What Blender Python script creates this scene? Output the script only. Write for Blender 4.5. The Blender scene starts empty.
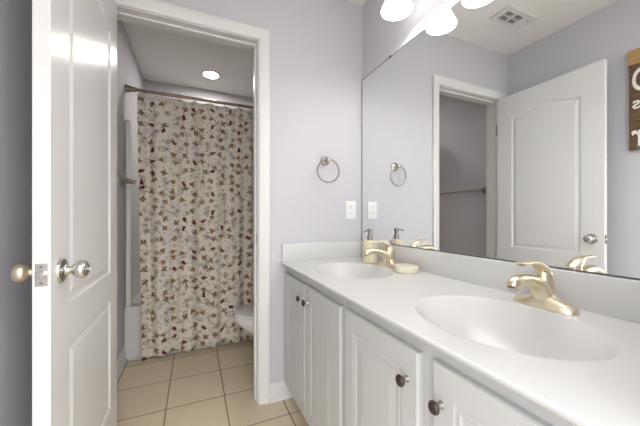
import bpy, bmesh, math, random
from mathutils import Vector, Matrix
PI = math.pi
random.seed(4)
SC = bpy.context.scene
COL = SC.collection

# ------------------------------------------------------------------ camera, world, exposure
cd = bpy.data.cameras.new('camera')
cam = bpy.data.objects.new('camera', cd); COL.objects.link(cam)
cd.sensor_fit = 'HORIZONTAL'; cd.sensor_width = 36.0
cd.lens = 284.83 / 640 * 36.0
cd.shift_y = (216.445 - 213.0) / 640
cd.clip_start = 0.02
cam.location = (-1.014, -1.611, 1.057)
cam.rotation_euler = (PI / 2, 0, -math.radians(23.728))
SC.camera = cam

SC.view_settings.view_transform = 'Standard'
SC.view_settings.look = 'None'
SC.view_settings.gamma = 1.0
SC.view_settings.use_curve_mapping = False
SC.view_settings.exposure = 0.3

w = bpy.data.worlds.new('daylight'); SC.world = w
w.use_nodes = True
bg = w.node_tree.nodes['Background']
bg.inputs['Color'].default_value = (1.0, 1.0, 1.0, 1)
bg.inputs['Strength'].default_value = 3.45

SHADE_GLOW = 4.0
BULB_GLOW = 75.0
DOWNLIGHT_GLOW = 130.0

# ------------------------------------------------------------------ materials
def mat(name, col, rough=0.5, metal=0.0, spec=0.5, noise=0.0, nscale=30.0, bump=0.0, bscale=200.0, coat=0.0, emit=None, estr=0.0):
    m = bpy.data.materials.new(name); m.use_nodes = True
    nt = m.node_tree; b = nt.nodes['Principled BSDF']
    b.inputs['Base Color'].default_value = (*col, 1)
    b.inputs['Roughness'].default_value = rough
    b.inputs['Metallic'].default_value = metal
    b.inputs['Specular IOR Level'].default_value = spec
    if coat: b.inputs['Coat Weight'].default_value = coat; b.inputs['Coat Roughness'].default_value = 0.08
    if emit:
        b.inputs['Emission Color'].default_value = (*emit, 1); b.inputs['Emission Strength'].default_value = estr
    if noise or bump:
        tc = nt.nodes.new('ShaderNodeTexCoord')
    if noise:
        n = nt.nodes.new('ShaderNodeTexNoise'); n.inputs['Scale'].default_value = nscale; n.inputs['Detail'].default_value = 4
        nt.links.new(tc.outputs['Object'], n.inputs['Vector'])
        mr = nt.nodes.new('ShaderNodeMapRange'); mr.inputs['To Min'].default_value = 1 - noise; mr.inputs['To Max'].default_value = 1 + noise
        nt.links.new(n.outputs['Fac'], mr.inputs['Value'])
        mx = nt.nodes.new('ShaderNodeVectorMath'); mx.operation = 'SCALE'; mx.inputs[0].default_value = col
        nt.links.new(mr.outputs['Result'], mx.inputs['Scale'])
        nt.links.new(mx.outputs['Vector'], b.inputs['Base Color'])
    if bump:
        n2 = nt.nodes.new('ShaderNodeTexNoise'); n2.inputs['Scale'].default_value = bscale; n2.inputs['Detail'].default_value = 3
        nt.links.new(tc.outputs['Object'], n2.inputs['Vector'])
        bp = nt.nodes.new('ShaderNodeBump'); bp.inputs['Strength'].default_value = bump; bp.inputs['Distance'].default_value = 0.002
        nt.links.new(n2.outputs['Fac'], bp.inputs['Height'])
        nt.links.new(bp.outputs['Normal'], b.inputs['Normal'])
    return m

M_WALL = mat('lavender_paint', (0.55, 0.543, 0.583), 0.62, noise=0.012, nscale=3, bump=0.12, bscale=160)
M_CEIL = mat('ceiling_paint', (0.80, 0.785, 0.755), 0.85, bump=0.15, bscale=120)
M_TRIM = mat('white_trim_paint', (0.70, 0.70, 0.69), 0.28, noise=0.008, nscale=5)
M_DOOR = mat('white_door_paint', (0.75, 0.75, 0.745), 0.22, noise=0.008, nscale=4, bump=0.04, bscale=90)
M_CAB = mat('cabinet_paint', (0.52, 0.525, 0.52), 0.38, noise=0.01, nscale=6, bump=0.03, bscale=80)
M_KICK = mat('toe_kick_paint', (0.5, 0.5, 0.49), 0.5, noise=0.02)
M_MARBLE = mat('cultured_marble', (0.62, 0.62, 0.615), 0.27, noise=0.006, nscale=3)
M_NICKEL = mat('brushed_nickel', (0.62, 0.59, 0.55), 0.24, 1.0, noise=0.03, nscale=60)
M_CHAMP = mat('champagne_nickel', (0.80, 0.71, 0.54), 0.33, 1.0, noise=0.04, nscale=40)
M_SATIN = mat('dark_satin_nickel', (0.42, 0.38, 0.335), 0.3, 1.0, noise=0.05, nscale=50)
M_RING = mat('satin_nickel', (0.50, 0.475, 0.44), 0.27, 1.0, noise=0.04, nscale=50)
M_BRONZE = mat('aged_bronze_rod', (0.30, 0.225, 0.165), 0.38, 0.8, noise=0.1, nscale=40)
M_KNOBD = mat('dark_bronze_knob', (0.075, 0.058, 0.048), 0.32, 0.7, noise=0.15, nscale=60)
M_STEM = mat('knob_stem_nickel', (0.45, 0.42, 0.38), 0.35, 1.0, noise=0.05)
M_PORC = mat('porcelain', (0.78, 0.78, 0.77), 0.1, noise=0.004, coat=0.4)
M_ACRYL = mat('tub_acrylic', (0.77, 0.77, 0.76), 0.22, noise=0.005)
M_CREAM = mat('cream_ceramic', (0.72, 0.64, 0.47), 0.3, noise=0.03, nscale=25)
M_TRAY = mat('cream_tray', (0.74, 0.69, 0.55), 0.35, noise=0.03, nscale=25)
M_CHROME = mat('pump_steel', (0.27, 0.255, 0.24), 0.35, 1.0, noise=0.03)
M_PLAST = mat('white_plastic', (0.78, 0.78, 0.77), 0.3, noise=0.005)
M_SLOT = mat('dark_slot', (0.06, 0.057, 0.055), 0.6, noise=0.02)
M_GRILLE = mat('grille_plastic', (0.70, 0.70, 0.68), 0.4, noise=0.01)
M_EDGE = mat('mirror_edge', (0.13, 0.13, 0.13), 0.35, 0.4, noise=0.05)
M_LINER = mat('white_liner', (0.76, 0.75, 0.73), 0.5, noise=0.02, nscale=8)
M_CLIP = mat('dark_clip', (0.06, 0.06, 0.06), 0.4, noise=0.05)
M_LET = mat('white_letter_paint', (0.78, 0.76, 0.7), 0.6, noise=0.06, nscale=60)
M_MIRR = mat('mirror_silver', (0.94, 0.95, 0.95), 0.0, 1.0, noise=0.001)
M_GLOW = mat('lit_frosted_glass', (0.85, 0.85, 0.83), 0.35, emit=(1.0, 0.965, 0.91), estr=SHADE_GLOW, noise=0.003)
M_BULB = mat('lit_bulb_glass', (0.85, 0.85, 0.83), 0.35, emit=(1.0, 0.965, 0.91), estr=BULB_GLOW, noise=0.003)
M_LENS = mat('lit_downlight_lens', (0.85, 0.85, 0.83), 0.4, emit=(1.0, 0.955, 0.88), estr=DOWNLIGHT_GLOW, noise=0.003)


def wood(name, c1, c2, sc):
    m = mat(name, c1, 0.6); nt = m.node_tree; b = nt.nodes['Principled BSDF']
    tc = nt.nodes.new('ShaderNodeTexCoord'); mp = nt.nodes.new('ShaderNodeMapping')
    mp.inputs['Scale'].default_value = sc
    n = nt.nodes.new('ShaderNodeTexNoise'); n.inputs['Scale'].default_value = 6; n.inputs['Detail'].default_value = 6; n.inputs['Distortion'].default_value = 0.6
    r = nt.nodes.new('ShaderNodeValToRGB')
    r.color_ramp.elements[0].color = (*c1, 1); r.color_ramp.elements[0].position = 0.32
    r.color_ramp.elements[1].color = (*c2, 1); r.color_ramp.elements[1].position = 0.68
    nt.links.new(tc.outputs['Object'], mp.inputs['Vector']); nt.links.new(mp.outputs['Vector'], n.inputs['Vector'])
    nt.links.new(n.outputs['Fac'], r.inputs['Fac']); nt.links.new(r.outputs['Color'], b.inputs['Base Color'])
    return m
M_WOODD = wood('dark_stained_wood', (0.075, 0.042, 0.02), (0.17, 0.1, 0.048), (8, 1.2, 14))
M_WOODL = wood('light_stained_wood', (0.33, 0.2, 0.075), (0.48, 0.31, 0.13), (8, 1.2, 14))


class NT:
    """tiny helper for maths in a node tree"""
    def __init__(s, m): s.nt = m.node_tree
    def n(s, t, **k):
        x = s.nt.nodes.new(t)
        for a, v in k.items(): setattr(x, a, v)
        return x
    def set(s, sock, v):
        if hasattr(v, 'is_output'): s.nt.links.new(v, sock)
        else: sock.default_value = v
    def m(s, op, a, b=0.0, c=0.0):
        x = s.n('ShaderNodeMath', operation=op)
        s.set(x.inputs[0], a); s.set(x.inputs[1], b)
        if op in ('MULTIPLY_ADD', 'SMOOTH_MIN', 'COMPARE'): s.set(x.inputs[2], c)
        return x.outputs[0]
    def mix(s, f, a, b):
        x = s.n('ShaderNodeMix', data_type='RGBA')
        s.set(x.inputs[0], f)
        s.set(x.inputs[6], a if hasattr(a, 'is_output') else (*a, 1)); s.set(x.inputs[7], b if hasattr(b, 'is_output') else (*b, 1))
        return x.outputs[2]


def tile_material():
    m = mat('beige_floor_tile', (0.5, 0.42, 0.3), 0.3)
    t = NT(m); b = m.node_tree.nodes['Principled BSDF']
    tc = t.n('ShaderNodeTexCoord'); sp = t.n('ShaderNodeSeparateXYZ'); t.nt.links.new(tc.outputs['Object'], sp.inputs[0])
    P = 0.305
    def axis(o, off):
        q = t.m('DIVIDE', t.m('SUBTRACT', o, off - 40 * P), P)
        fr = t.m('FRACT', q); cell = t.m('FLOOR', q)
        d = t.m('MULTIPLY', t.m('MINIMUM', fr, t.m('SUBTRACT', 1.0, fr)), P)
        return d, cell
    dx, cx = axis(sp.outputs[0], -1.158); dy, cy = axis(sp.outputs[1], 0.155)
    d = t.m('MINIMUM', dx, dy)
    mr = t.n('ShaderNodeMapRange'); mr.inputs['From Min'].default_value = 0.0018; mr.inputs['From Max'].default_value = 0.0042
    t.nt.links.new(d, mr.inputs['Value'])
    wn = t.n('ShaderNodeTexWhiteNoise'); wn.noise_dimensions = '2D'
    cb = t.n('ShaderNodeCombineXYZ'); t.nt.links.new(cx, cb.inputs[0]); t.nt.links.new(cy, cb.inputs[1]); t.nt.links.new(cb.outputs[0], wn.inputs['Vector'])
    ns = t.n('ShaderNodeTexNoise'); ns.inputs['Scale'].default_value = 9; ns.inputs['Detail'].default_value = 5; t.nt.links.new(tc.outputs['Object'], ns.inputs['Vector'])
    f1 = t.mix(ns.outputs['Fac'], (0.66, 0.545, 0.385), (0.75, 0.645, 0.475))
    f2 = t.mix(t.m('MULTIPLY', wn.outputs['Value'], 0.35), f1, (0.64, 0.53, 0.375))
    col = t.mix(mr.outputs['Result'], (0.24, 0.18, 0.115), f2)
    t.nt.links.new(col, b.inputs['Base Color'])
    bp = t.n('ShaderNodeBump'); bp.inputs['Distance'].default_value = 0.003; bp.inputs['Strength'].default_value = 0.6
    t.nt.links.new(mr.outputs['Result'], bp.inputs['Height']); t.nt.links.new(bp.outputs['Normal'], b.inputs['Normal'])
    t.nt.links.new(t.m('MULTIPLY_ADD', mr.outputs['Result'], -0.3, 0.65), b.inputs['Roughness'])
    return m
M_TILE = tile_material()


def floral_material():
    m = mat('floral_cotton', (0.7, 0.64, 0.56), 0.85, spec=0.2)
    t = NT(m); b = m.node_tree.nodes['Principled BSDF']
    uv = t.n('ShaderNodeUVMap'); uv.uv_map = 'cloth'
    col = (0.86, 0.80, 0.715)
    cur = None
    wz = t.n('ShaderNodeTexNoise'); wz.noise_dimensions = '2D'; wz.inputs['Scale'].default_value = 95; wz.inputs['Detail'].default_value = 1.5; t.nt.links.new(uv.outputs[0], wz.inputs['Vector'])
    w1 = t.n('ShaderNodeVectorMath', operation='SUBTRACT'); t.nt.links.new(wz.outputs['Color'], w1.inputs[0]); w1.inputs[1].default_value = (.5, .5, .5)
    w2 = t.n('ShaderNodeVectorMath', operation='MULTIPLY_ADD'); t.nt.links.new(w1.outputs[0], w2.inputs[0]); w2.inputs[1].default_value = (.03, .03, 0); t.nt.links.new(uv.outputs[0], w2.inputs[2])
    def layer(cur, scale, off, rnd, kinds):
        mp = t.n('ShaderNodeMapping'); mp.inputs['Location'].default_value = (off, off * 1.7, 0); t.nt.links.new(w2.outputs[0], mp.inputs[0])
        vo = t.n('ShaderNodeTexVoronoi'); vo.voronoi_dimensions = '2D'; vo.inputs['Scale'].default_value = scale; vo.inputs['Randomness'].default_value = rnd
        t.nt.links.new(mp.outputs[0], vo.inputs['Vector'])
        df = t.n('ShaderNodeVectorMath', operation='SUBTRACT'); t.nt.links.new(mp.outputs[0], df.inputs[0]); t.nt.links.new(vo.outputs['Position'], df.inputs[1])
        sx = t.n('ShaderNodeSeparateXYZ'); t.nt.links.new(df.outputs[0], sx.inputs[0])
        ln = t.n('ShaderNodeVectorMath', operation='LENGTH'); t.nt.links.new(df.outputs[0], ln.inputs[0])
        r = ln.outputs['Value']
        sc = t.n('ShaderNodeSeparateColor'); t.nt.links.new(vo.outputs['Color'], sc.inputs[0])
        ang = t.m('ADD', t.m('ARCTAN2', sx.outputs[1], sx.outputs[0]), t.m('MULTIPLY', sc.outputs[1], 6.28))
        for lo, hi, n, R, base, amp, c_out, c_in in kinds:
            sel = t.m('MULTIPLY', t.m('GREATER_THAN', sc.outputs[0], lo), t.m('LESS_THAN', sc.outputs[0], hi))
            th = t.m('MULTIPLY', t.m('MULTIPLY_ADD', t.m('COSINE', t.m('MULTIPLY', ang, float(n))), amp, base), R)
            mask = t.m('MULTIPLY', sel, t.m('LESS_THAN', r, th))
            cur = t.mix(mask, cur, c_out)
            if c_in:
                th2 = t.m('MULTIPLY', th, 0.45)
                cur = t.mix(t.m('MULTIPLY', sel, t.m('LESS_THAN', r, th2)), cur, c_in)
        return cur
    rgb = t.n('ShaderNodeRGB'); rgb.outputs[0].default_value = (*col, 1); cur = rgb.outputs[0]
    # pale sprigs, then small leaves, then the flowers
    cur = layer(cur, 14.5, 0.31, 0.8, [(0.0, 0.45, 7, 0.028, 0.5, 0.40, (0.50, 0.47, 0.42), (0.38, 0.355, 0.32)), (0.45, 0.8, 5, 0.025, 0.5, 0.40, (0.53, 0.495, 0.425), (0.68, 0.62, 0.55))])
    cur = layer(cur, 30.0, 1.13, 0.95, [(0.0, 0.3, 2, 0.0085, 0.6, 0.4, (0.24, 0.215, 0.15), None), (0.3, 0.5, 3, 0.0065, 0.7, 0.3, (0.38, 0.23, 0.15), None), (0.5, 0.7, 2, 0.0085, 0.6, 0.4, (0.36, 0.335, 0.27), None)])
    cur = layer(cur, 13.2, 2.71, 0.66, [
        (0.0, 0.28, 3, 0.0235, 0.76, 0.24, (0.40, 0.25, 0.11), (0.2, 0.11, 0.05)),
        (0.28, 0.42, 2, 0.0215, 0.76, 0.24, (0.13, 0.035, 0.028), (0.2, 0.05, 0.04)),
        (0.42, 0.70, 4, 0.0240, 0.76, 0.24, (0.22, 0.14, 0.085), (0.40, 0.265, 0.13)),
        (0.70, 1.01, 6, 0.0255, 0.66, 0.34, (0.43, 0.40, 0.35), (0.29, 0.25, 0.2))])
    t.nt.links.new(cur, b.inputs['Base Color'])
    return m
M_FLORAL = floral_material()
def translucent(m, f):
    t = NT(m); b = m.node_tree.nodes['Principled BSDF']; out = m.node_tree.nodes['Material Output']
    tr = t.n('ShaderNodeBsdfTranslucent'); mx = t.n('ShaderNodeMixShader'); mx.inputs[0].default_value = f
    if b.inputs['Base Color'].is_linked: t.nt.links.new(b.inputs['Base Color'].links[0].from_socket, tr.inputs['Color'])
    t.nt.links.new(b.outputs[0], mx.inputs[1]); t.nt.links.new(tr.outputs[0], mx.inputs[2]); t.nt.links.new(mx.outputs[0], out.inputs['Surface'])
translucent(M_FLORAL, 0.15); translucent(M_LINER, 0.6)

# ------------------------------------------------------------------ mesh helpers
def link(name, bm, m, parent=None, smooth=False, angle=35):
    me = bpy.data.meshes.new(name)
    bmesh.ops.recalc_face_normals(bm, faces=bm.faces[:])
    bm.to_mesh(me); bm.free()
    ms = m if isinstance(m, (list, tuple)) else [m]
    for x in ms: me.materials.append(x)
    if smooth:
        for p in me.polygons: p.use_smooth = True
        me.set_sharp_from_angle(angle=math.radians(angle))
    o = bpy.data.objects.new(name, me); COL.objects.link(o)
    if parent: o.parent = parent
    return o

def tag(o, label, cat, group=None):
    o['label'] = label; o['category'] = cat
    if group: o['group'] = group
    return o

def struct(o, label=None, cat=None):
    o['kind'] = 'structure'
    if label: o['label'] = label
    if cat: o['category'] = cat
    return o

def thing(name, label, cat, loc=(0, 0, 0), group=None, rz=0):
    o = bpy.data.objects.new(name, None); COL.objects.link(o)
    o.location = loc; o.rotation_euler = (0, 0, rz); o.empty_display_size = 0.05
    return tag(o, label, cat, group)

def box(bm, a, b, bev=0.0, seg=2, mi=0):
    x0, y0, z0 = [min(p, q) for p, q in zip(a, b)]; x1, y1, z1 = [max(p, q) for p, q in zip(a, b)]
    vs = [bm.verts.new(p) for p in ((x0, y0, z0), (x1, y0, z0), (x1, y1, z0), (x0, y1, z0), (x0, y0, z1), (x1, y0, z1), (x1, y1, z1), (x0, y1, z1))]
    fs = [bm.faces.new([vs[i] for i in f]) for f in ((3, 2, 1, 0), (4, 5, 6, 7), (0, 1, 5, 4), (1, 2, 6, 5), (2, 3, 7, 6), (3, 0, 4, 7))]
    for f in fs: f.material_index = mi
    if bev:
        es = list({e for f in fs for e in f.edges})
        r = bmesh.ops.bevel(bm, geom=es, offset=bev, segments=seg, profile=0.5, affect='EDGES')
        for f in r['faces']: f.material_index = mi
    return bm

def bx(a, b, bev=0.0, seg=2): return box(bmesh.new(), a, b, bev, seg)

def loft(bm, rings, caps=(True, True), closed=True, mi=0):
    R = [[bm.verts.new(p) for p in r] for r in rings]
    n = len(R[0])
    for i in range(len(R) - 1):
        for j in range(n if closed else n - 1):
            k = (j + 1) % n
            f = bm.faces.new((R[i][j], R[i][k], R[i + 1][k], R[i + 1][j])); f.material_index = mi
    if caps[0]: bm.faces.new(R[0][::-1]).material_index = mi
    if caps[1]: bm.faces.new(R[-1]).material_index = mi
    return R

def frame_of(d):
    d = Vector(d).normalized()
    u = Vector((0, 0, 1)) if abs(d.z) < 0.9 else Vector((1, 0, 0))
    a = d.cross(u).normalized(); return a, a.cross(d).normalized(), d

def lathe(bm, prof, base=(0, 0, 0), axis=(0, 0, 1), n=24, caps=(True, True), mi=0, sq=1.0):
    """prof: list of (radius, distance along axis)"""
    a, b, d = frame_of(axis); o = Vector(base)
    rings = [[o + d * h + (a * math.cos(2 * PI * j / n) + b * math.sin(2 * PI * j / n) * sq) * max(r, 1e-5) for j in range(n)] for r, h in prof]
    return loft(bm, rings, caps, mi=mi)

def catmull(pts, k=6):
    P = [Vector(p) for p in pts]; out = []
    for i in range(len(P) - 1):
        p0 = P[max(i - 1, 0)]; p1 = P[i]; p2 = P[i + 1]; p3 = P[min(i + 2, len(P) - 1)]
        for s in range(k):
            t = s / k
            out.append(0.5 * ((2 * p1) + (p2 - p0) * t + (2 * p0 - 5 * p1 + 4 * p2 - p3) * t * t + (3 * p1 - p0 - 3 * p2 + p3) * t ** 3))
    out.append(P[-1]); return out

def tube(bm, pts, rad, n=12, k=6, closed=False, flat=(1.0, 1.0), side=None, caps=True, mi=0):
    """tube through pts; rad a number or a list; flat scales the two cross axes; side fixes the first cross axis"""
    r4 = [Vector((*p, 0)) for p in pts]
    if isinstance(rad, (int, float)): rad = [rad] * len(pts)
    if closed: C = [Vector(p) for p in pts]; Rr = list(rad)
    else:
        C = catmull(pts, k) if k > 1 else [Vector(p) for p in pts]
        Rr = [v.x for v in catmull([(r, 0, 0) for r in rad], k)] if k > 1 else list(rad)
    m = len(C); rings = []
    for i in range(m):
        if closed: d = C[(i + 1) % m] - C[i - 1]
        else: d = C[min(i + 1, m - 1)] - C[max(i - 1, 0)]
        d.normalize()
        if side is not None:
            a = Vector(side); a = (a - d * a.dot(d)).normalized(); b = a.cross(d)
        else: a, b, _ = frame_of(d)
        rings.append([C[i] + (a * math.cos(2 * PI * j / n) * flat[0] + b * math.sin(2 * PI * j / n) * flat[1]) * Rr[i] for j in range(n)])
    if closed: rings.append(rings[0])
    loft(bm, rings, (caps and not closed, caps and not closed), mi=mi)
    if closed: bmesh.ops.remove_doubles(bm, verts=bm.verts[:], dist=1e-6)
    return bm

def torus(bm, c, R, r, axis=(0, 1, 0), N=48, n=10):
    a, b, d = frame_of(axis); c = Vector(c)
    rings = []
    for i in range(N + 1):
        t = 2 * PI * i / N; u = a * math.cos(t) + b * math.sin(t)
        rings.append([c + u * R + (u * math.cos(2 * PI * j / n) + d * math.sin(2 * PI * j / n)) * r for j in range(n)])
    loft(bm, rings, (False, False)); bmesh.ops.remove_doubles(bm, verts=bm.verts[:], dist=1e-6); return bm

def sweep_u(bm, prof, xl, xr, zi, y, sgn):
    """door casing: prof (w, t) swept up, across and down with mitred corners"""
    rings = []
    for X, Z in (('r', 0), ('r', 1), ('l', 1), ('l', 0)):
        rings.append([Vector(((xr + w_) if X == 'r' else (xl - w_), y + sgn * t_, (zi + w_) if Z else 0.0)) for w_, t_ in prof])
    loft(bm, rings); return bm

def extrude_prof(bm, prof, p0, p1, out):
    """prof (t outwards, z) extruded from p0 to p1 on the floor, out = outward direction"""
    o = Vector(out); rings = [[Vector((p[0], p[1], 0)) + o * t_ + Vector((0, 0, z_)) for t_, z_ in prof] for p in (p0, p1)]
    loft(bm, rings); return bm

def panel_face(bm, u0, u1, v0, v1, panels, P, flip=False, steps=((0, 0), (.006, -.006), (.017, -.0065), (.034, -.0015))):
    """a flat face (u0..u1 x v0..v1) with moulded panels; panels: (ua, ub, va, vb, rise); P(u, v, d) -> point, d outwards"""
    N = 24
    ps = sorted(panels, key=lambda p: p[2])
    def quad(pts):
        bm.faces.new([bm.verts.new(p) for p in pts])
    ua, ub = ps[0][0], ps[0][1]
    quad((P(u0, v0, 0), P(ua, v0, 0), P(ua, v1, 0), P(u0, v1, 0))); quad((P(ub, v0, 0), P(u1, v0, 0), P(u1, v1, 0), P(ub, v1, 0)))
    def top(p, i, ins):
        t = i / N; rise = p[4] * (0.5 - 0.5 * math.cos(2 * PI * min(max((t - 0.06) / 0.88, 0), 1))) ** 0.85 if p[4] else 0
        return p[3] + rise - ins
    def U(p, i, ins): return p[0] + ins + (p[1] - p[0] - 2 * ins) * i / N
    for i in range(N):
        a, b = U(ps[0], i, 0), U(ps[0], i + 1, 0)
        quad((P(a, v0, 0), P(b, v0, 0), P(b, ps[0][2], 0), P(a, ps[0][2], 0)))
        for q, p in enumerate(ps):
            zt = v1 if q == len(ps) - 1 else ps[q + 1][2]
            quad((P(a, top(p, i, 0), 0), P(b, top(p, i + 1, 0), 0), P(b, zt, 0), P(a, zt, 0)))
    for p in ps:
        for (i0, d0), (i1, d1) in zip(steps[:-1], steps[1:]):
            for i in range(N):
                quad((P(U(p, i, i0), p[2] + i0, d0), P(U(p, i + 1, i0), p[2] + i0, d0), P(U(p, i + 1, i1), p[2] + i1, d1), P(U(p, i, i1), p[2] + i1, d1)))
                quad((P(U(p, i, i0), top(p, i, i0), d0), P(U(p, i + 1, i0), top(p, i + 1, i0), d0), P(U(p, i + 1, i1), top(p, i + 1, i1), d1), P(U(p, i, i1), top(p, i, i1), d1)))
            for i in (0, N):
                quad((P(U(p, i, i0), p[2] + i0, d0), P(U(p, i, i0), top(p, i, i0), d0), P(U(p, i, i1), top(p, i, i1), d1), P(U(p, i, i1), p[2] + i1, d1)))
        il, dl = steps[-1]
        for i in range(N):
            quad((P(U(p, i, il), p[2] + il, dl), P(U(p, i + 1, il), p[2] + il, dl), P(U(p, i + 1, il), top(p, i + 1, il), dl), P(U(p, i, il), top(p, i, il), dl)))

# ------------------------------------------------------------------ setting
H = 2.45; XL = -1.49; YB = 1.76; T = 0.115; YE = -1.53
struct(link('floor', bx((XL - .12, YE - .12, -.1), (.12, YB + .12, 0)), M_TILE))
struct(link('floor_outer_block', bx((-5.0, -7.0, -.1), (4.0, YE - .12, 0)), mat('light_block_floor', (0.42, 0.39, 0.35), 0.95, spec=0.1, noise=0.06, nscale=200, bump=0.4, bscale=400)))  # unseen floor added beyond the opening to block world light from below
struct(link('ceiling', bx((XL - .12, YE - .12, H), (.12, YB + .12, H + .1)), M_CEIL))
struct(link('wall_left', bx((XL - .12, YE - .12, 0), (XL, YB + .12, H)), M_WALL))
struct(link('wall_right', bx((0, YE - .12, 0), (.12, YB + .12, H)), M_WALL))
struct(link('wall_rear', bx((XL, YB, 0), (0, YB + .12, H)), M_WALL))
DL, DR, DH = -1.386, -0.689, 2.048           # clear opening between the jambs
b = bmesh.new()
box(b, (XL, 0, 0), (DL - .02, T, H)); box(b, (DR + .02, 0, 0), (0, T, H)); box(b, (DL - .02, 0, DH + .02), (DR + .02, T, H))
struct(link('wall_far', b, M_WALL))
b = bmesh.new()
box(b, (XL, YE - .12, 0), (-1.42, YE, H)); box(b, (-.52, YE - .12, 0), (0, YE, H)); box(b, (-1.42, YE - .12, 2.25), (-.52, YE, H))  # unseen wall, its opening sized to control the fill light
struct(link('wall_near', b, M_WALL))

CAS = [(0, 0), (0, .009), (.005, .0125), (.014, .0125), (.018, .0145), (.036, .0165), (.044, .0195), (.055, .0195), (.061, .017), (.063, .012), (.063, 0)]
struct(link('trim_1', sweep_u(bmesh.new(), CAS, DL - .004, DR + .004, DH + .004, 0, -1), M_TRIM, smooth=True, angle=25), 'white moulded casing round the doorway to the toilet room', 'door casing')
struct(link('trim_2', sweep_u(bmesh.new(), CAS, DL - .004, DR + .004, DH + .004, T, 1), M_TRIM, smooth=True, angle=25), 'white moulded casing on the toilet room side of the doorway', 'door casing')
b = bmesh.new()
box(b, (DR, 0, 0), (DR + .02, T, DH)); box(b, (DL - .02, 0, 0), (DL, T, DH)); box(b, (DL - .02, 0, DH), (DR + .02, T, DH + .02))
box(b, (DR - .011, .038, 0), (DR, .072, DH - .011), .002); box(b, (DL, .038, 0), (DL + .011, .072, DH - .011), .002); box(b, (DL, .038, DH - .011), (DR, .072, DH), .002)
jamb = struct(link('trim_3', b, M_TRIM), 'white door jamb with stop and nickel strike plate', 'door jamb')
b = bmesh.new(); box(b, (DR - .0015, .006, .895), (DR - .0002, .034, .955), .0005)
box(b, (DR - .004, .0, .905), (DR - .0002, .008, .945), .0012)
sp_ = link('strike_plate', b, M_SATIN, jamb); sp_['label'] = 'nickel strike plate'
link('strike_hole', bx((DR - .0018, .013, .913), (DR - .0014, .027, .937)), M_SLOT, sp_)
link('jamb_hinge_leaf', bx((DL, .004, 1.755), (DL + .002, .03, 1.845), .0005), M_NICKEL, jamb)

BB = [(0, 0), (.0245, 0), (.0245, .006), (.021, .013), (.014, .018), (.0125, .02), (.0125, .078), (.009, .086), (.0085, .094), (.004, .1), (0, .1)]
def base(name, p0, p1, out): struct(link(name, extrude_prof(bmesh.new(), BB, p0, p1, out), M_TRIM, smooth=True, angle=30))
base('baseboard_far', (DR + .067, 0), (-.452, 0), (0, -1, 0))
base('baseboard_left', (XL, YE), (XL, -.0), (1, 0, 0))
base('baseboard_toilet_left', (XL, T), (XL, .905), (1, 0, 0))
base('baseboard_toilet_right', (0, T), (0, .87), (-1, 0, 0))
base('baseboard_toilet_near', (DR + .067, T), (-.025, T), (0, 1, 0))

# ------------------------------------------------------------------ the open door
DW, DT = .690, .035
door = struct(thing('door_1', 'white two panel door with arched upper panel standing wide open', 'door', (DL + .003, -.006, .012)))
door.rotation_euler = (0, 0, math.radians(0.6))
# local frame: leaf runs along -y from the hinge, faces at x=0 (hinge side, towards the wall) and x=DT
HT = 2.03
b = bmesh.new()
pn = [(.118, .572, .215, .682, 0), (.118, .572, .800, 1.845, .052)]
panel_face(b, 0, DW, 0, HT, pn, lambda u, v, d: (DT + d, -u, v))
panel_face(b, 0, DW, 0, HT, pn, lambda u, v, d: (-d, -u, v))
for q in (((0, 0, 0), (DT, 0, 0), (DT, 0, HT), (0, 0, HT)), ((0, -DW, 0), (DT, -DW, 0), (DT, -DW, HT), (0, -DW, HT)),
          ((0, 0, 0), (DT, 0, 0), (DT, -DW, 0), (0, -DW, 0)), ((0, 0, HT), (DT, 0, HT), (DT, -DW, HT), (0, -DW, HT))):
    b.faces.new([b.verts.new(p) for p in q])
bmesh.ops.remove_doubles(b, verts=b.verts[:], dist=1e-5)
link('door_leaf', b, M_DOOR, door)
KZ, KY = .901, -.630
def knob(sx, x0, m, label):
    b = bmesh.new()
    lathe(b, [(.001, 0), (.0325, 0), (.0325, .003), (.030, .0065), (.022, .0085), (.0145, .010), (.0105, .015), (.0100, .023), (.012, .027), (.0185, .030), (.0232, .035), (.0250, .042), (.0243, .049), (.0205, .055), (.014, .0585), (.006, .0595), (.001, .0595)], (x0, KY, KZ), (sx, 0, 0), 32)
    o = link('door_knob', b, m, door, True, 40); o['label'] = label
    return o
k1 = knob(1, DT, M_NICKEL, 'nickel knob with privacy button facing the doorway')
link('lock_button', bx((DT + .0585, KY - .004, KZ - .004), (DT + .067, KY + .004, KZ + .004), .002), M_NICKEL, k1)
knob(-1, 0, M_CHAMP, 'pale nickel knob facing the side wall')
lp = link('latch_plate', bx((.005, -DW - .0012, KZ - .028), (.030, -DW + .001, KZ + .028), .0006), M_NICKEL, door); lp['label'] = 'square nickel latch plate on the door edge'
b = bmesh.new(); lathe(b, [(.0105, 0), (.0105, .006), (.008, .0085), (.001, .009)], (.0175, -DW - .001, KZ), (0, -1, 0), 20)
link('latch_bolt', b, M_NICKEL, lp, True)
for dz in (-.02, .02):
    b = bmesh.new(); lathe(b, [(.0035, 0), (.0035, .0008), (.001, .0012)], (.0175, -DW - .0011, KZ + dz), (0, -1, 0), 12)
    link('screw', b, M_CHROME, lp)
for hz in (.22, 1.055, 1.785):
    b = bmesh.new(); lathe(b, [(.001, 0), (.006, 0), (.006, .09), (.001, .09)], (-.005, .003, hz - .045), (0, 0, 1), 14)
    box(b, (-.004, -.030, hz - .044), (.0006, .004, hz + .044), .0004)
    link('hinge', b, M_NICKEL, door, True, 40)

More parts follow.
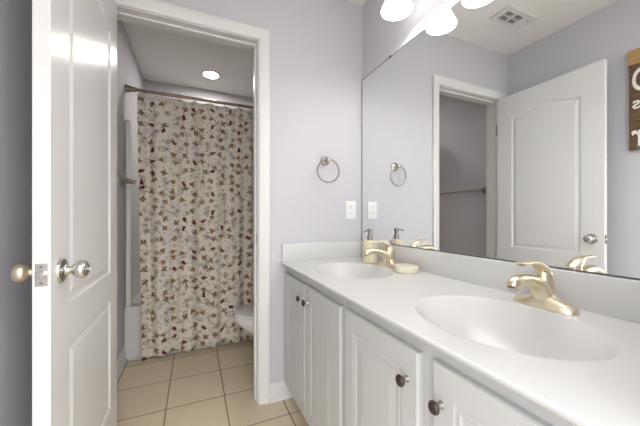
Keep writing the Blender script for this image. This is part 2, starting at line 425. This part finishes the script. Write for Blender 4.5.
# ------------------------------------------------------------------ vanity cabinets
FX = -.520                                   # face frame plane
KICK = .09; CT = .776
def cabinet(label, y0, y1, doors, stile):
    r = thing('vanity_cabinet', label, 'cabinet', (FX, y0, 0), 'vanity cabinet units')
    L = lambda x, y, z: (x - FX, y - y0, z)
    b = bmesh.new()
    box(b, L(FX, y0, KICK), L(FX + .018, y1, CT), .001)
    box(b, L(FX + .018, y0, KICK), L(-.003, y0 - .015, CT)); box(b, L(FX + .018, y1 + .015, KICK), L(-.003, y1, CT))
    box(b, L(-.02, y0 - .015, KICK), L(-.003, y1 + .015, CT)); box(b, L(FX + .018, y0 - .015, KICK), L(-.02, y1 + .015, KICK + .015))
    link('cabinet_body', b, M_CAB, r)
    link('toe_kick', bx(L(FX + .068, y0, 0), L(FX + .083, y1, KICK)), M_KICK, r)
    for (ya, yb, zt, ky) in doors:
        zb = .098; W = abs(yb - ya); t0 = .019
        b = bmesh.new()
        P = lambda u, v, d: L(FX - t0 - d, ya - u, zb + v)
        e = .006
        panel_face(b, e, W - e, e, zt - zb - e, [(.057, W - .057, .057, zt - zb - .057, 0)], P, steps=((0, 0), (.004, -.0012), (.010, -.0015), (.012, -.0008), (.015, -.0008), (.021, -.0032), (.027, -.0032), (.055, -.0008)))
        hh = zt - zb
        o1 = [(e, e), (W - e, e), (W - e, hh - e), (e, hh - e)]; o2 = [(0, 0), (W, 0), (W, hh), (0, hh)]
        rings = [[P(u, v, d) for u, v in o] for o, d in ((o1, 0), ([(.002, .002), (W - .002, .002), (W - .002, hh - .002), (.002, hh - .002)], -.002), (o2, -.006), (o2, -t0 + .0005))]
        loft(b, rings, (False, True))
        bmesh.ops.remove_doubles(b, verts=b.verts[:], dist=1e-5)
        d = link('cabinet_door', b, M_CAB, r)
        kb = bmesh.new()
        lathe(kb, [(.006, -.001), (.0085, .0), (.0075, .004), (.0055, .009), (.0055, .014), (.0075, .017)], L(FX - t0, ky, .661), (-1, 0, 0), 20, mi=1)
        lathe(kb, [(.0075, .0165), (.0118, .018), (.0138, .021), (.0138, .024), (.0112, .0275), (.007, .029), (.001, .0293)], L(FX - t0, ky, .661), (-1, 0, 0), 24)
        kk = link('knob', kb, [M_KNOBD, M_STEM], d, True, 40); kk['label'] = 'dark bronze mushroom knob'
    return r
cabinet('white vanity cabinet against the far wall, two raised panel doors meeting edge to edge', -.002, -.7175,
        [(-.012, -.346, .734, -.314), (-.357, -.708, .734, -.390)], 0)
cabinet('white vanity cabinet under the nearer sink, two doors parted by a wide stile', -.7250, -1.526,
        [(-.740, -1.096, .738, -1.060), (-1.138, -1.495, .742, -1.166)], 0)

# ------------------------------------------------------------------ countertop with two moulded basins
ZC = .795; CX0, CX1 = -.560, -.021; YS = (0.0, -.7625, -1.525)
SINKS = [(-.303, -.385), (-.303, -1.126)]; AX, AY = .183, .220
top = thing('vanity_countertop', 'glossy white one-piece countertop with two oval basins lying over both cabinets', 'countertop', (-.28, -.76, CT))
TL = Vector((-.28, -.76, CT))
N = 96
def ellipse(c, k, z): return [Vector((c[0] + AX * k * math.cos(2 * PI * j / N), c[1] + AY * k * math.sin(2 * PI * j / N), z)) - TL for j in range(N)]
def depth(k):
    return -.122 * (1 - k ** 2.3) ** 1.15
deck = bmesh.new()
for si, c in enumerate(SINKS):
    ya, yb = (YS[0] - .021, YS[1]) if si == 0 else (YS[1], YS[2])
    e = .008
    xf = CX0 + e
    # ring radii just outside the rim: a soft lip
    rings = [ellipse(c, k, ZC + dz) for k, dz in ((1.0, -.0004), (1.012, 0), (1.07, 0))]
    outer = []
    for j in range(N):
        d = Vector((math.cos(2 * PI * j / N) * AX, math.sin(2 * PI * j / N) * AY))
        t = 1e9
        if d.x > 1e-9: t = min(t, (CX1 - c[0]) / d.x)
        if d.x < -1e-9: t = min(t, (xf - c[0]) / d.x)
        if d.y > 1e-9: t = min(t, (ya - c[1]) / d.y)
        if d.y < -1e-9: t = min(t, (yb - c[1]) / d.y)
        outer.append(Vector((c[0] + d.x * t, c[1] + d.y * t, ZC)) - TL)
    # snap the nearest samples onto the rectangle's corners
    for cx_ in (xf, CX1):
        for cy_ in (ya, yb):
            p = Vector((cx_, cy_, ZC)) - TL
            j = min(range(N), key=lambda q: (outer[q] - p).length); outer[j] = p
    loft(deck, rings + [outer], (False, False))
    # bowl
    bowl = bmesh.new()
    ks = [1.0, .985, .965, .94, .9, .84, .76, .66, .55, .42, .28, .13]
    br = [ellipse(c, k, ZC - .0004 + depth(k)) for k in ks]
    loft(bowl, br, (False, False))
    bo = link('sink_basin', bowl, M_MARBLE, top, True, 60); bo['label'] = 'oval basin nearer the far wall' if si == 0 else 'oval basin nearer the camera'
    zb = ZC - .0004 + depth(.13)
    dr = bmesh.new(); lathe(dr, [(.001, .004), (.012, .0042), (.0125, .003), (.02, .0035), (.0275, .0015), (.028, -.02), (.001, -.02)], Vector((c[0], c[1], zb - .001)) - TL, (0, 0, 1), 28)
    link('drain', dr, M_NICKEL, bo, True, 40)
# front edge: rolled
prof = [(CX0 + .008, ZC), (CX0 + .003, ZC - .0003), (CX0 + .0008, ZC - .0012), (CX0, ZC - .0032), (CX0 + .0008, ZC - .007), (CX0 + .006, ZC - .014), (CX0 + .012, CT + .002), (CX0 + .016, CT + .001), (CX0 + .03, CT + .001)]
loft(deck, [[Vector((x, y, z)) - TL for x, z in prof] for y in (-.0015, -1.525)], (False, False), closed=False)
bmesh.ops.remove_doubles(deck, verts=deck.verts[:], dist=2e-4)
# end of the deck beneath the side splash
deck.faces.new([deck.verts.new(Vector(p) - TL) for p in ((CX0 + .008, -.0015, ZC), (CX1, -.0015, ZC), (CX1, -.0215, ZC), (CX0 + .008, -.0215, ZC))])
deck.faces.new([deck.verts.new(Vector(p) - TL) for p in ((CX0 + .001, -.0015, ZC - .001), (CX1, -.0015, ZC - .001), (CX1, -.0015, CT + .001), (CX0 + .016, -.0015, CT + .001), (CX0 + .0015, -.0015, ZC - .011))])
link('deck', deck, M_MARBLE, top, True, 40)
b = bmesh.new(); box(b, Vector((CX1 - .0005, -.0015, CT + .002)) - TL, Vector((-.0015, -1.525, .8985)) - TL, .004, 3); link('backsplash', b, M_MARBLE, top, True, 40)
b = bmesh.new(); box(b, Vector((CX0 + .010, -.0015, ZC - .004)) - TL, Vector((CX1 - .0005, -.021, .8985)) - TL, .004, 3); link('side_splash', b, M_MARBLE, top, True, 40)

# ------------------------------------------------------------------ faucets
def faucet(label, y):
    r = thing('sink_faucet', label, 'faucet', (-.085, y, ZC + .0003), 'vanity faucets')
    b = bmesh.new(); NS = 40; rings = []
    for i in range(NS + 1):
        t = -1 + 2 * i / NS; yy = .084 * t
        wv = .029 * max(1 - abs(t) ** 3.0, .0) ** .55 + .0008
        hv = .012 + .020 * (1 - t * t) + .026 * math.exp(-(yy / .028) ** 2)
        if abs(t) > .93: hv *= max((1 - abs(t)) / .07, .25)
        rings.append([Vector((math.cos(PI * j / 14) * wv * (1 - .12 * math.exp(-(yy / .03) ** 2) * math.sin(PI * j / 14)), yy, math.sin(PI * j / 14) ** .8 * hv if 0 < j < 14 else 0)) for j in range(15)])
    loft(b, rings); link('faucet_base', b, M_CHAMP, r, True, 60)
    b = bmesh.new()
    tube(b, [(-.003, 0, .008), (-.006, 0, .030), (-.022, 0, .060), (-.052, 0, .079), (-.088, 0, .088), (-.118, 0, .087), (-.138, 0, .080), (-.147, 0, .071)], [.030, .0275, .0235, .0195, .0175, .0175, .0172, .0140], 22, 6, side=(0, 1, 0), flat=(1.0, .84))
    sp = link('spout', b, M_CHAMP, r, True, 60)
    b = bmesh.new(); lathe(b, [(.001, 0), (.0125, 0), (.0125, .008), (.001, .008)], (-.140, 0, .0635), (-.25, 0, 1), 20); link('aerator', b, M_NICKEL, sp, True)
    b = bmesh.new()
    lathe(b, [(.024, 0), (.0245, .02), (.0245, .044), (.0238, .058), (.021, .070), (.015, .080), (.007, .0845), (.001, .0855)], (.008, 0, .030), (-.14, 0, 1), 28)
    tube(b, [(.002, 0, .104), (-.024, 0, .121), (-.048, 0, .130), (-.075, 0, .131), (-.103, 0, .131), (-.122, 0, .134)], [.020, .0185, .0135, .0100, .0115, .0060], 16, 6, side=(0, 1, 0), flat=(1.0, .55))
    h = link('handle', b, M_CHAMP, r, True, 50)
    b = bmesh.new(); lathe(b, [(.001, 0), (.0035, 0), (.0035, .002), (.001, .002)], (-.0145, -.010, .104), (-1, -.7, 0), 12); link('index_button', b, M_KNOBD, h)
    return r
faucet('champagne nickel single lever faucet between soap pump and round tray', -.395)
faucet('champagne nickel single lever faucet behind the nearer oval basin', -1.115)

# ------------------------------------------------------------------ soap pump and tray
r = thing('soap_dispenser', 'cream soap bottle with steel pump in the counter corner', 'soap dispenser', (-.1, -.24, ZC + .0003)); r.scale = (1, 1, 1.12)
b = bmesh.new(); lathe(b, [(.001, 0), (.037, 0), (.0405, .004), (.0405, .104), (.0375, .1105), (.020, .114), (.001, .1142)], (0, 0, 0), (0, 0, 1), 36); link('bottle', b, M_CREAM, r, True, 40)
b = bmesh.new(); lathe(b, [(.0165, .113), (.0165, .134), (.0145, .137), (.0115, .1375), (.011, .139), (.011, .152), (.0138, .153), (.0138, .169), (.012, .172), (.001, .173)], (0, 0, 0), (0, 0, 1), 24)
tube(b, [(0, 0, .163), (-.02, -.004, .164), (-.040, -.008, .161), (-.045, -.009, .154)], [.0052, .005, .0045, .004], 10, 5)
link('pump', b, M_CHROME, r, True, 40)
r = thing('soap_dish', 'low round cream soap tray beside the far faucet', 'soap dish', (-.1, -.543, ZC + .0003))
b = bmesh.new(); lathe(b, [(.001, 0), (.052, 0), (.0555, .002), (.0565, .006), (.0565, .0255), (.0555, .0272), (.001, .0274)], (0, 0, 0), (0, 0, 1), 44); link('dish', b, M_TRAY, r, True, 40)
b = bmesh.new(); lathe(b, [(.001, .0275), (.0525, .0275), (.0535, .0285), (.0535, .0300), (.052, .0312), (.001, .0314)], (0, 0, 0), (0, 0, 1), 44); link('lid', b, M_TRAY, r, True, 40)

# ------------------------------------------------------------------ mirror and its light
b = bmesh.new(); box(b, (-.0065, -1.522, .8993), (-.0012, -.0035, 1.956))
b.faces.ensure_lookup_table()
for f in b.faces:
    f.normal_update(); f.material_index = 0 if f.normal.x < -.5 else 1
mr = tag(link('wall_mirror', b, [M_MIRR, M_EDGE]), 'large frameless mirror standing on the backsplash along the vanity wall', 'mirror')
for y in (-.30, -1.2):
    link('mirror_clip', bx((-.0105, y - .007, 1.952), (-.001, y + .007, 1.963), .002), M_CLIP, mr)
b = bmesh.new(); box(b, (-.0095, -1.522, .8988), (-.0068, -.0035, .9035), .0008); link('bottom_channel', b, M_EDGE, mr)

b = bmesh.new(); box(b, (-.0072, -.0085, .9036), (-.0012, -.0032, 1.956)); box(b, (-.0072, -1.522, 1.9525), (-.0012, -.0032, 1.9565)); link('mirror_rim', b, M_EDGE, mr)
r = thing('vanity_light', 'wall light with glowing white bell glass shades above the mirror', 'wall light', (-.001, -.857, 2.14))
b = bmesh.new(); box(b, (-.03, -.40, .05), (0, .40, .13), .012, 3); link('back_plate', b, M_NICKEL, r, True, 40)
SHZ = 2.024
for dy in (.324, .108, -.108, -.324):  # last shade, nearest the camera, is unseen and added for more light
    b = bmesh.new(); tube(b, [(-.025, dy, .09), (-.08, dy, .112), (-.131, dy, .105), (-.146, dy, .07), (-.146, dy, .035)], .008, 12, 6)
    lathe(b, [(.001, .035), (.02, .035), (.024, .02), (.026, .0), (.001, .0)], (-.146, dy, .0), (0, 0, 1), 20)
    link('arm', b, M_NICKEL, r, True, 40)
    z0 = SHZ - 2.14
    b = bmesh.new(); lathe(b, [(.026, z0 + .136), (.030, z0 + .122), (.0345, z0 + .10), (.041, z0 + .075), (.051, z0 + .048), (.0645, z0 + .020), (.0715, z0 + .006), (.0725, z0), (.0700, z0 + .0015), (.0625, z0 + .018), (.049, z0 + .046), (.039, z0 + .073), (.032, z0 + .1), (.0275, z0 + .122), (.024, z0 + .134)], (-.146, dy, 0), (0, 0, 1), 40, caps=(False, False))
    s = link('lamp_shade', b, M_GLOW, r, True, 60)
    b = bmesh.new(); lathe(b, [(.001, z0 + .012), (.016, z0 + .015), (.027, z0 + .026), (.030, z0 + .042), (.026, z0 + .06), (.016, z0 + .085), (.013, z0 + .12), (.001, z0 + .12)], (-.146, dy, 0), (0, 0, 1), 28)
    link('bulb', b, M_BULB, s, True, 60)

# ------------------------------------------------------------------ far wall: towel ring, outlet
r = thing('towel_ring', 'brushed nickel towel ring on the wall above the outlet', 'towel ring', (-.275, 0, 1.402))
b = bmesh.new()
lathe(b, [(.030, 0), (.030, .005), (.0265, .010), (.021, .012), (.0175, .014), (.012, .017), (.009, .022), (.009, .036), (.0115, .040), (.0115, .052), (.008, .056), (.001, .057)], (0, -.0005, 0), (0, -1, 0), 28)
link('rosette', b, M_RING, r, True, 40)
b = bmesh.new(); torus(b, (0.004, -.046, -.068), .0690, .0046, (0.10, 1, 0.06)); link('ring', b, M_RING, r, True)

r = thing('wall_outlet', 'white duplex outlet on the wall beside the mirror edge', 'outlet', (-.089, 0, 1.099))
b = bmesh.new(); box(b, (-.036, -.0055, -.0585), (.036, -.0003, .0585), .003, 3); link('cover_plate', b, M_PLAST, r, True, 40)
for dz in (.0195, -.0195):
    b = bmesh.new(); lathe(b, [(.0165, .0), (.0165, .002), (.0155, .0028), (.001, .003)], (0, -.0052, dz), (0, -1, 0), 28, sq=.86)
    s = link('socket', b, M_PLAST, r, True, 40)
    for dx, hh in ((-.0063, .008), (.0063, .0065)):
        link('slot', bx((dx - .0012, -.0086, dz + .002 - hh / 2 + .002), (dx + .0012, -.0081, dz + .004 + hh / 2)), M_SLOT, s)
    link('slot', bx((-.0022, -.0086, dz - .0095), (.0022, -.0081, dz - .005)), M_SLOT, s)
b = bmesh.new(); lathe(b, [(.003, 0), (.003, .001), (.001, .0013)], (0, -.0054, 0), (0, -1, 0), 12); link('screw', b, M_PLAST, r)

# ------------------------------------------------------------------ ceiling vent, wooden sign
r = thing('ceiling_vent', 'white exhaust fan grille on the ceiling', 'vent', (-1.039, -.335, H))
b = bmesh.new()
x0, x1, y0, y1 = -.151, .151, -.070, .070
gx0, gx1, gy0, gy1 = -.050, .112, -.036, .046
z0, z1 = -.016, -.0005
for p in (((x0, y0, z0), (x1, gy0, z1)), ((x0, gy1, z0), (x1, y1, z1)), ((x0, gy0, z0), (gx0, gy1, z1)), ((gx1, gy0, z0), (x1, gy1, z1))): box(b, *p)
link('vent_cover', b, M_GRILLE, r)
link('vent_cavity_shade', bx((gx0, gy0, -.003), (gx1, gy1, -.0008)), M_SLOT, r)  # flat dark sheet, its colour imitates the shade inside the vent
b = bmesh.new(); mx = (gx0 + gx1) / 2
box(b, (mx - .007, gy0, z0), (mx + .007, gy1, -.003)); box(b, (gx0, .004, -.013), (gx1, .008, -.003))
for i in range(1, 6):
    xx = gx0 + (gx1 - gx0) * i / 6
    if abs(xx - mx) > .009: box(b, (xx - .0006, gy0, -.012), (xx + .0006, gy1, -.003))
link('vent_grille', b, M_GRILLE, r)
link('damper_lever', bx((-.112, -.028, z0 - .004), (-.098, -.020, z0 + .001), .001), M_KICK, r)

r = thing('wall_sign', 'dark stained wooden sign with white lettering hung on the left wall', 'sign', (XL, -.763, 1.465))
link('board', bx((.002, -.34, 0), (.02, 0, .53), .002), M_WOODD, r)
ts = link('top_strip', bx((.002, -.345, .525), (.026, .004, .617), .002), M_WOODL, r); ts['label'] = 'lighter wooden strip along the sign top'
def letter(ch, yc, zc, size, wide=1.0):
    cu = bpy.data.curves.new('letter', 'FONT'); cu.body = ch; cu.size = size; cu.extrude = .0008; cu.align_x = 'RIGHT'; cu.align_y = 'CENTER'; cu.offset = size * .012
    tmp = bpy.data.objects.new('letter_tmp', cu); COL.objects.link(tmp)
    dg = bpy.context.evaluated_depsgraph_get(); me = bpy.data.meshes.new_from_object(tmp.evaluated_get(dg))
    bpy.data.objects.remove(tmp); me.name = 'letter'
    me.materials.clear(); me.materials.append(M_LET)
    o = bpy.data.objects.new('letter', me); COL.objects.link(o); o.parent = r
    o.rotation_euler = (PI / 2, 0, PI / 2); o.location = (.0215, yc, zc); o.scale = (wide, 1, 1)
letter('O', -.010, .418, .20, .62); letter('s', -.012, .284, .105); letter('r', -.012, .085, .21, .58)

# ------------------------------------------------------------------ toilet room
r = thing('bathtub', 'white tub and shower surround behind the flowered curtain', 'bathtub', (-.745, 1.31, 0))
TB = Vector((-.745, 1.31, 0))
TX0, TX1, TY0, TY1 = XL + .003, -.003, .872, YB - .003
b = bmesh.new()
def rr(x0, x1, y0, y1, z, rad, n=8):
    out = []
    for cx_, cy_, a0 in ((x1 - rad, y1 - rad, 0), (x0 + rad, y1 - rad, PI / 2), (x0 + rad, y0 + rad, PI), (x1 - rad, y0 + rad, 1.5 * PI)):
        for i in range(n + 1):
            a = a0 + PI / 2 * i / n; out.append(Vector((cx_ + rad * math.cos(a), cy_ + rad * math.sin(a), z)) - TB)
    return out
loft(b, [rr(TX0, TX1, TY0 + .012, TY1, .001, .006), rr(TX0, TX1, TY0, TY1, .06, .006), rr(TX0, TX1, TY0 + .004, TY1, .36, .006), rr(TX0, TX1, TY0 + .012, TY1, .385, .01), rr(TX0 + .05, TX1 - .05, TY0 + .08, TY1 - .06, .39, .08), rr(TX0 + .09, TX1 - .09, TY0 + .12, TY1 - .1, .33, .1), rr(TX0 + .16, TX1 - .16, TY0 + .17, TY1 - .15, .08, .1)], (True, True))
link('tub', b, M_ACRYL, r, True, 40)
b = bmesh.new(); extrude_prof(b, [(0, 0), (.012, 0), (.011, .006), (.006, .010), (0, .011)], (TX0 + .745 + .022, TY0 - 1.31 + .008), (TX1 + .745 - .022, TY0 - 1.31 + .008), (0, -1, 0)); link('base_trim', b, M_TRIM, r)
for nm, a, c in (('surround_panel', (TX0, TY0 + .04, .385), (TX0 + .022, TY1 - .022, 1.775)), ('surround_panel', (TX1 - .022, TY0 + .04, .385), (TX1, TY1 - .022, 1.775)), ('surround_panel', (TX0, TY1 - .022, .385), (TX1, TY1, 1.775))):
    link(nm, bx(Vector(a) - TB, Vector(c) - TB, .005), M_ACRYL, r)
b = bmesh.new(); box(b, Vector((TX0, TY0 + .035, .0)) - TB, Vector((TX0 + .034, TY0 + .1, 1.775)) - TB, .008, 3); link('front_flange', b, M_ACRYL, r, True, 40)
b = bmesh.new(); box(b, Vector((TX1 - .034, TY0 + .035, .0)) - TB, Vector((TX1, TY0 + .1, 1.775)) - TB, .008, 3); link('front_flange', b, M_ACRYL, r, True, 40)

RY, RZ = .93, 2.018
r = thing('curtain_rod', 'aged bronze shower rod spanning the tub alcove', 'curtain rod', (-.745, RY, RZ))
b = bmesh.new(); tube(b, [(-.743, 0, 0), (.743, 0, 0)], .0125, 16, 1); link('rod', b, M_BRONZE, r, True, 40)
for s in (-1, 1):
    b = bmesh.new(); lathe(b, [(.001, 0), (.029, 0), (.029, .008), (.026, .012), (.026, .026), (.022, .032), (.0185, .04), (.0185, .062), (.0165, .066), (.0128, .067)], (s * .7445, 0, 0), (-s, 0, 0), 24, caps=(True, False)); link('end_flange', b, M_BRONZE, r, True, 40)

# curtain: hangs from rings inside the rod line and falls outside the tub
CX_0, CX_1 = -1.385, -.06
NR = 12
ringx = [CX_0 + .02 + (CX_1 - CX_0 - .04) * i / (NR - 1) for i in range(NR)]
def sag(x):
    t = (x - ringx[0]) / (ringx[1] - ringx[0]); f = t - math.floor(t)
    return 4 * f * (1 - f)
def fold(x, z):
    k = (2.0 - z) / 2.0
    a = .012 + .012 * k
    return a * math.sin(x * 37 + .5 * math.sin(x * 9)) + .008 * math.sin(x * 71 + 1.3 + 1.2 * k) + .010 * math.sin(x * 13 + 2 * k)
def cloth(name, m, ytop, ymid, ybot, ztop, zbot, sagk, uvname, drop=None, fk=1.0):
    NX, NZ = 320, 70
    b = bmesh.new(); uvl = b.loops.layers.uv.new(uvname); G = []; UV = {}
    for i in range(NX + 1):
        x = CX_0 + (CX_1 - CX_0) * i / NX; col_ = []
        zt = ztop - sagk * sag(x) * (.75 + .25 * math.sin(x * 23)); zb_ = zbot + .006 * math.sin(x * 31) + .004 * math.sin(x * 67) - (drop(x) if drop else 0)
        for j in range(NZ + 1):
            t = j / NZ; z = zt + (zb_ - zt) * t
            if z > .5: y = ytop + (ymid - ytop) * min(1, (ztop - z) / (ztop - .5))
            else: y = ymid + (ybot - ymid) * (.5 - z) / .5
            pinch = min(1.0, .25 + (ztop - z) * 3)
            y += fold(x, z) * fk * pinch
            if drop and x < CX_0 + .09: y -= .02 * (1 - (x - CX_0) / .09) * max(0, (.4 - z) / .4)
            xs = x + (.055 * (1 - z / 2) - .030) * max(0, 1 - (x - CX_0) / .25)
            v = b.verts.new((xs, y, z)); UV[v] = (x * 1.08, z); col_.append(v)
        G.append(col_)
    for i in range(NX):
        for j in range(NZ):
            f = b.faces.new((G[i][j], G[i + 1][j], G[i + 1][j + 1], G[i][j + 1]))
            for l in f.loops: l[uvl].uv = UV[l.vert]
    o = link(name, b, m, None, True, 80)
    s = o.modifiers.new('cloth_thickness', 'SOLIDIFY'); s.thickness = .0014; s.offset = 0
    return o
tag(cloth('shower_curtain', M_FLORAL, RY - .008, .830, .822, 1.999, .024, .034, 'cloth', lambda x: .022 * max(0, 1 - (x - CX_0) / .11)),
    'cream cotton shower curtain printed with small brown, ochre and maroon flowers', 'shower curtain')
tag(cloth('curtain_liner', M_LINER, RY + .012, 1.035, 1.04, 2.000, .43, .008, 'cloth', None, .6),
    'plain white liner showing above the flowered curtain between its rings', 'curtain liner')
ORD = ['first', 'second', 'third', 'fourth', 'fifth', 'sixth', 'seventh', 'eighth', 'ninth', 'tenth', 'eleventh', 'twelfth']
b = bmesh.new(); torus(b, (0, 0, 0), .0205, .0019, (1, 0, 0), 28, 8)
ring0 = link('curtain_ring', b, M_BRONZE, None, True)
for i, x in enumerate(ringx):
    o = ring0 if i == 0 else ring0.copy()
    if i: COL.objects.link(o)
    o.location = (x, RY, RZ - .0061)
    tag(o, 'bronze curtain ring on the shower rod, %s from the left end' % ORD[i], 'curtain ring', 'shower curtain rings')

# toilet, facing the left wall
r = thing('toilet', 'white toilet half hidden behind the right door jamb', 'toilet', (-.377, .42, 0)); r.scale = (1, 1, .93)
def egg(cx_, ax_f, ax_b, ay, z, n=40):
    out = []
    for j in range(n):
        a = 2 * PI * j / n; c_, s_ = math.cos(a), math.sin(a)
        out.append(Vector((cx_ + (ax_b if c_ > 0 else ax_f) * c_, ay * s_, z)))
    return out
b = bmesh.new()
loft(b, [egg(.08, .20, .22, .115, 0), egg(.08, .20, .22, .115, .02), egg(.08, .17, .20, .095, .07), egg(.06, .18, .20, .10, .15), egg(.0, .23, .22, .135, .22), egg(-.04, .285, .24, .165, .29), egg(-.055, .315, .25, .182, .345), egg(-.06, .322, .26, .186, .375), egg(-.06, .318, .26, .183, .385)], (True, True))
box(b, (.08, -.10, .22), (.34, .10, .385), .02, 3)
link('bowl', b, M_PORC, r, True, 50)
b = bmesh.new()
loft(b, [egg(-.06, .318, .21, .182, .3855), egg(-.06, .324, .215, .187, .389), egg(-.06, .324, .215, .187, .400), egg(-.06, .318, .21, .182, .404)])
link('seat', b, M_PORC, r, True, 50)
b = bmesh.new()
loft(b, [egg(-.06, .316, .21, .180, .4045), egg(-.06, .326, .218, .188, .409), egg(-.06, .326, .218, .188, .420), egg(-.06, .312, .205, .176, .427), egg(-.06, .2, .15, .12, .430)])
link('lid', b, M_PORC, r, True, 50)
b = bmesh.new(); box(b, (.165, -.21, .386), (.345, .21, .72), .022, 4); link('tank', b, M_PORC, r, True, 50)
b = bmesh.new(); box(b, (.155, -.22, .7205), (.350, .22, .755), .012, 3); link('tank_lid', b, M_PORC, r, True, 50)
b = bmesh.new(); tube(b, [(.163, .14, .67), (.145, .14, .668), (.143, .09, .66)], .006, 10, 4); link('flush_lever', b, M_NICKEL, r, True)

# towel bar on the left wall of the toilet room
r = thing('towel_bar', 'nickel towel bar on the side wall of the toilet room', 'towel bar', (XL, .5, 1.302))
for y in (-.288, .288):
    b = bmesh.new(); lathe(b, [(.033, .0005), (.033, .005), (.029, .010), (.022, .013), (.0185, .018), (.013, .023), (.0115, .03), (.0115, .056), (.0155, .061), (.0175, .073), (.0155, .085), (.008, .091), (.001, .092)], (0, y, 0), (1, 0, 0), 24); link('bracket', b, M_SATIN, r, True, 40)
b = bmesh.new(); lathe(b, [(.001, -.315), (.006, -.314), (.0105, -.306), (.0105, -.298), (.0095, -.29), (.0095, .29), (.0105, .298), (.0125, .306), (.007, .314), (.001, .315)], (.073, 0, 0), (0, 1, 0), 18); link('bar', b, M_SATIN, r, True, 40)

# recessed light above the tub
r = thing('recessed_light', 'round recessed light glowing in the ceiling over the tub', 'ceiling light', (-.868, 1.385, H))
b = bmesh.new(); lathe(b, [(.068, -.0035), (.078, -.007), (.093, -.0065), (.098, -.003), (.098, -.0004), (.066, -.0004)], (0, 0, 0), (0, 0, 1), 40, caps=(False, False)); link('trim_ring', b, M_PLAST, r, True, 40)
b = bmesh.new(); lathe(b, [(.001, -.005), (.05, -.0045), (.0675, -.0025), (.0675, -.0008), (.001, -.0008)], (0, 0, 0), (0, 0, 1), 40); link('lens', b, M_LENS, r, True, 40)
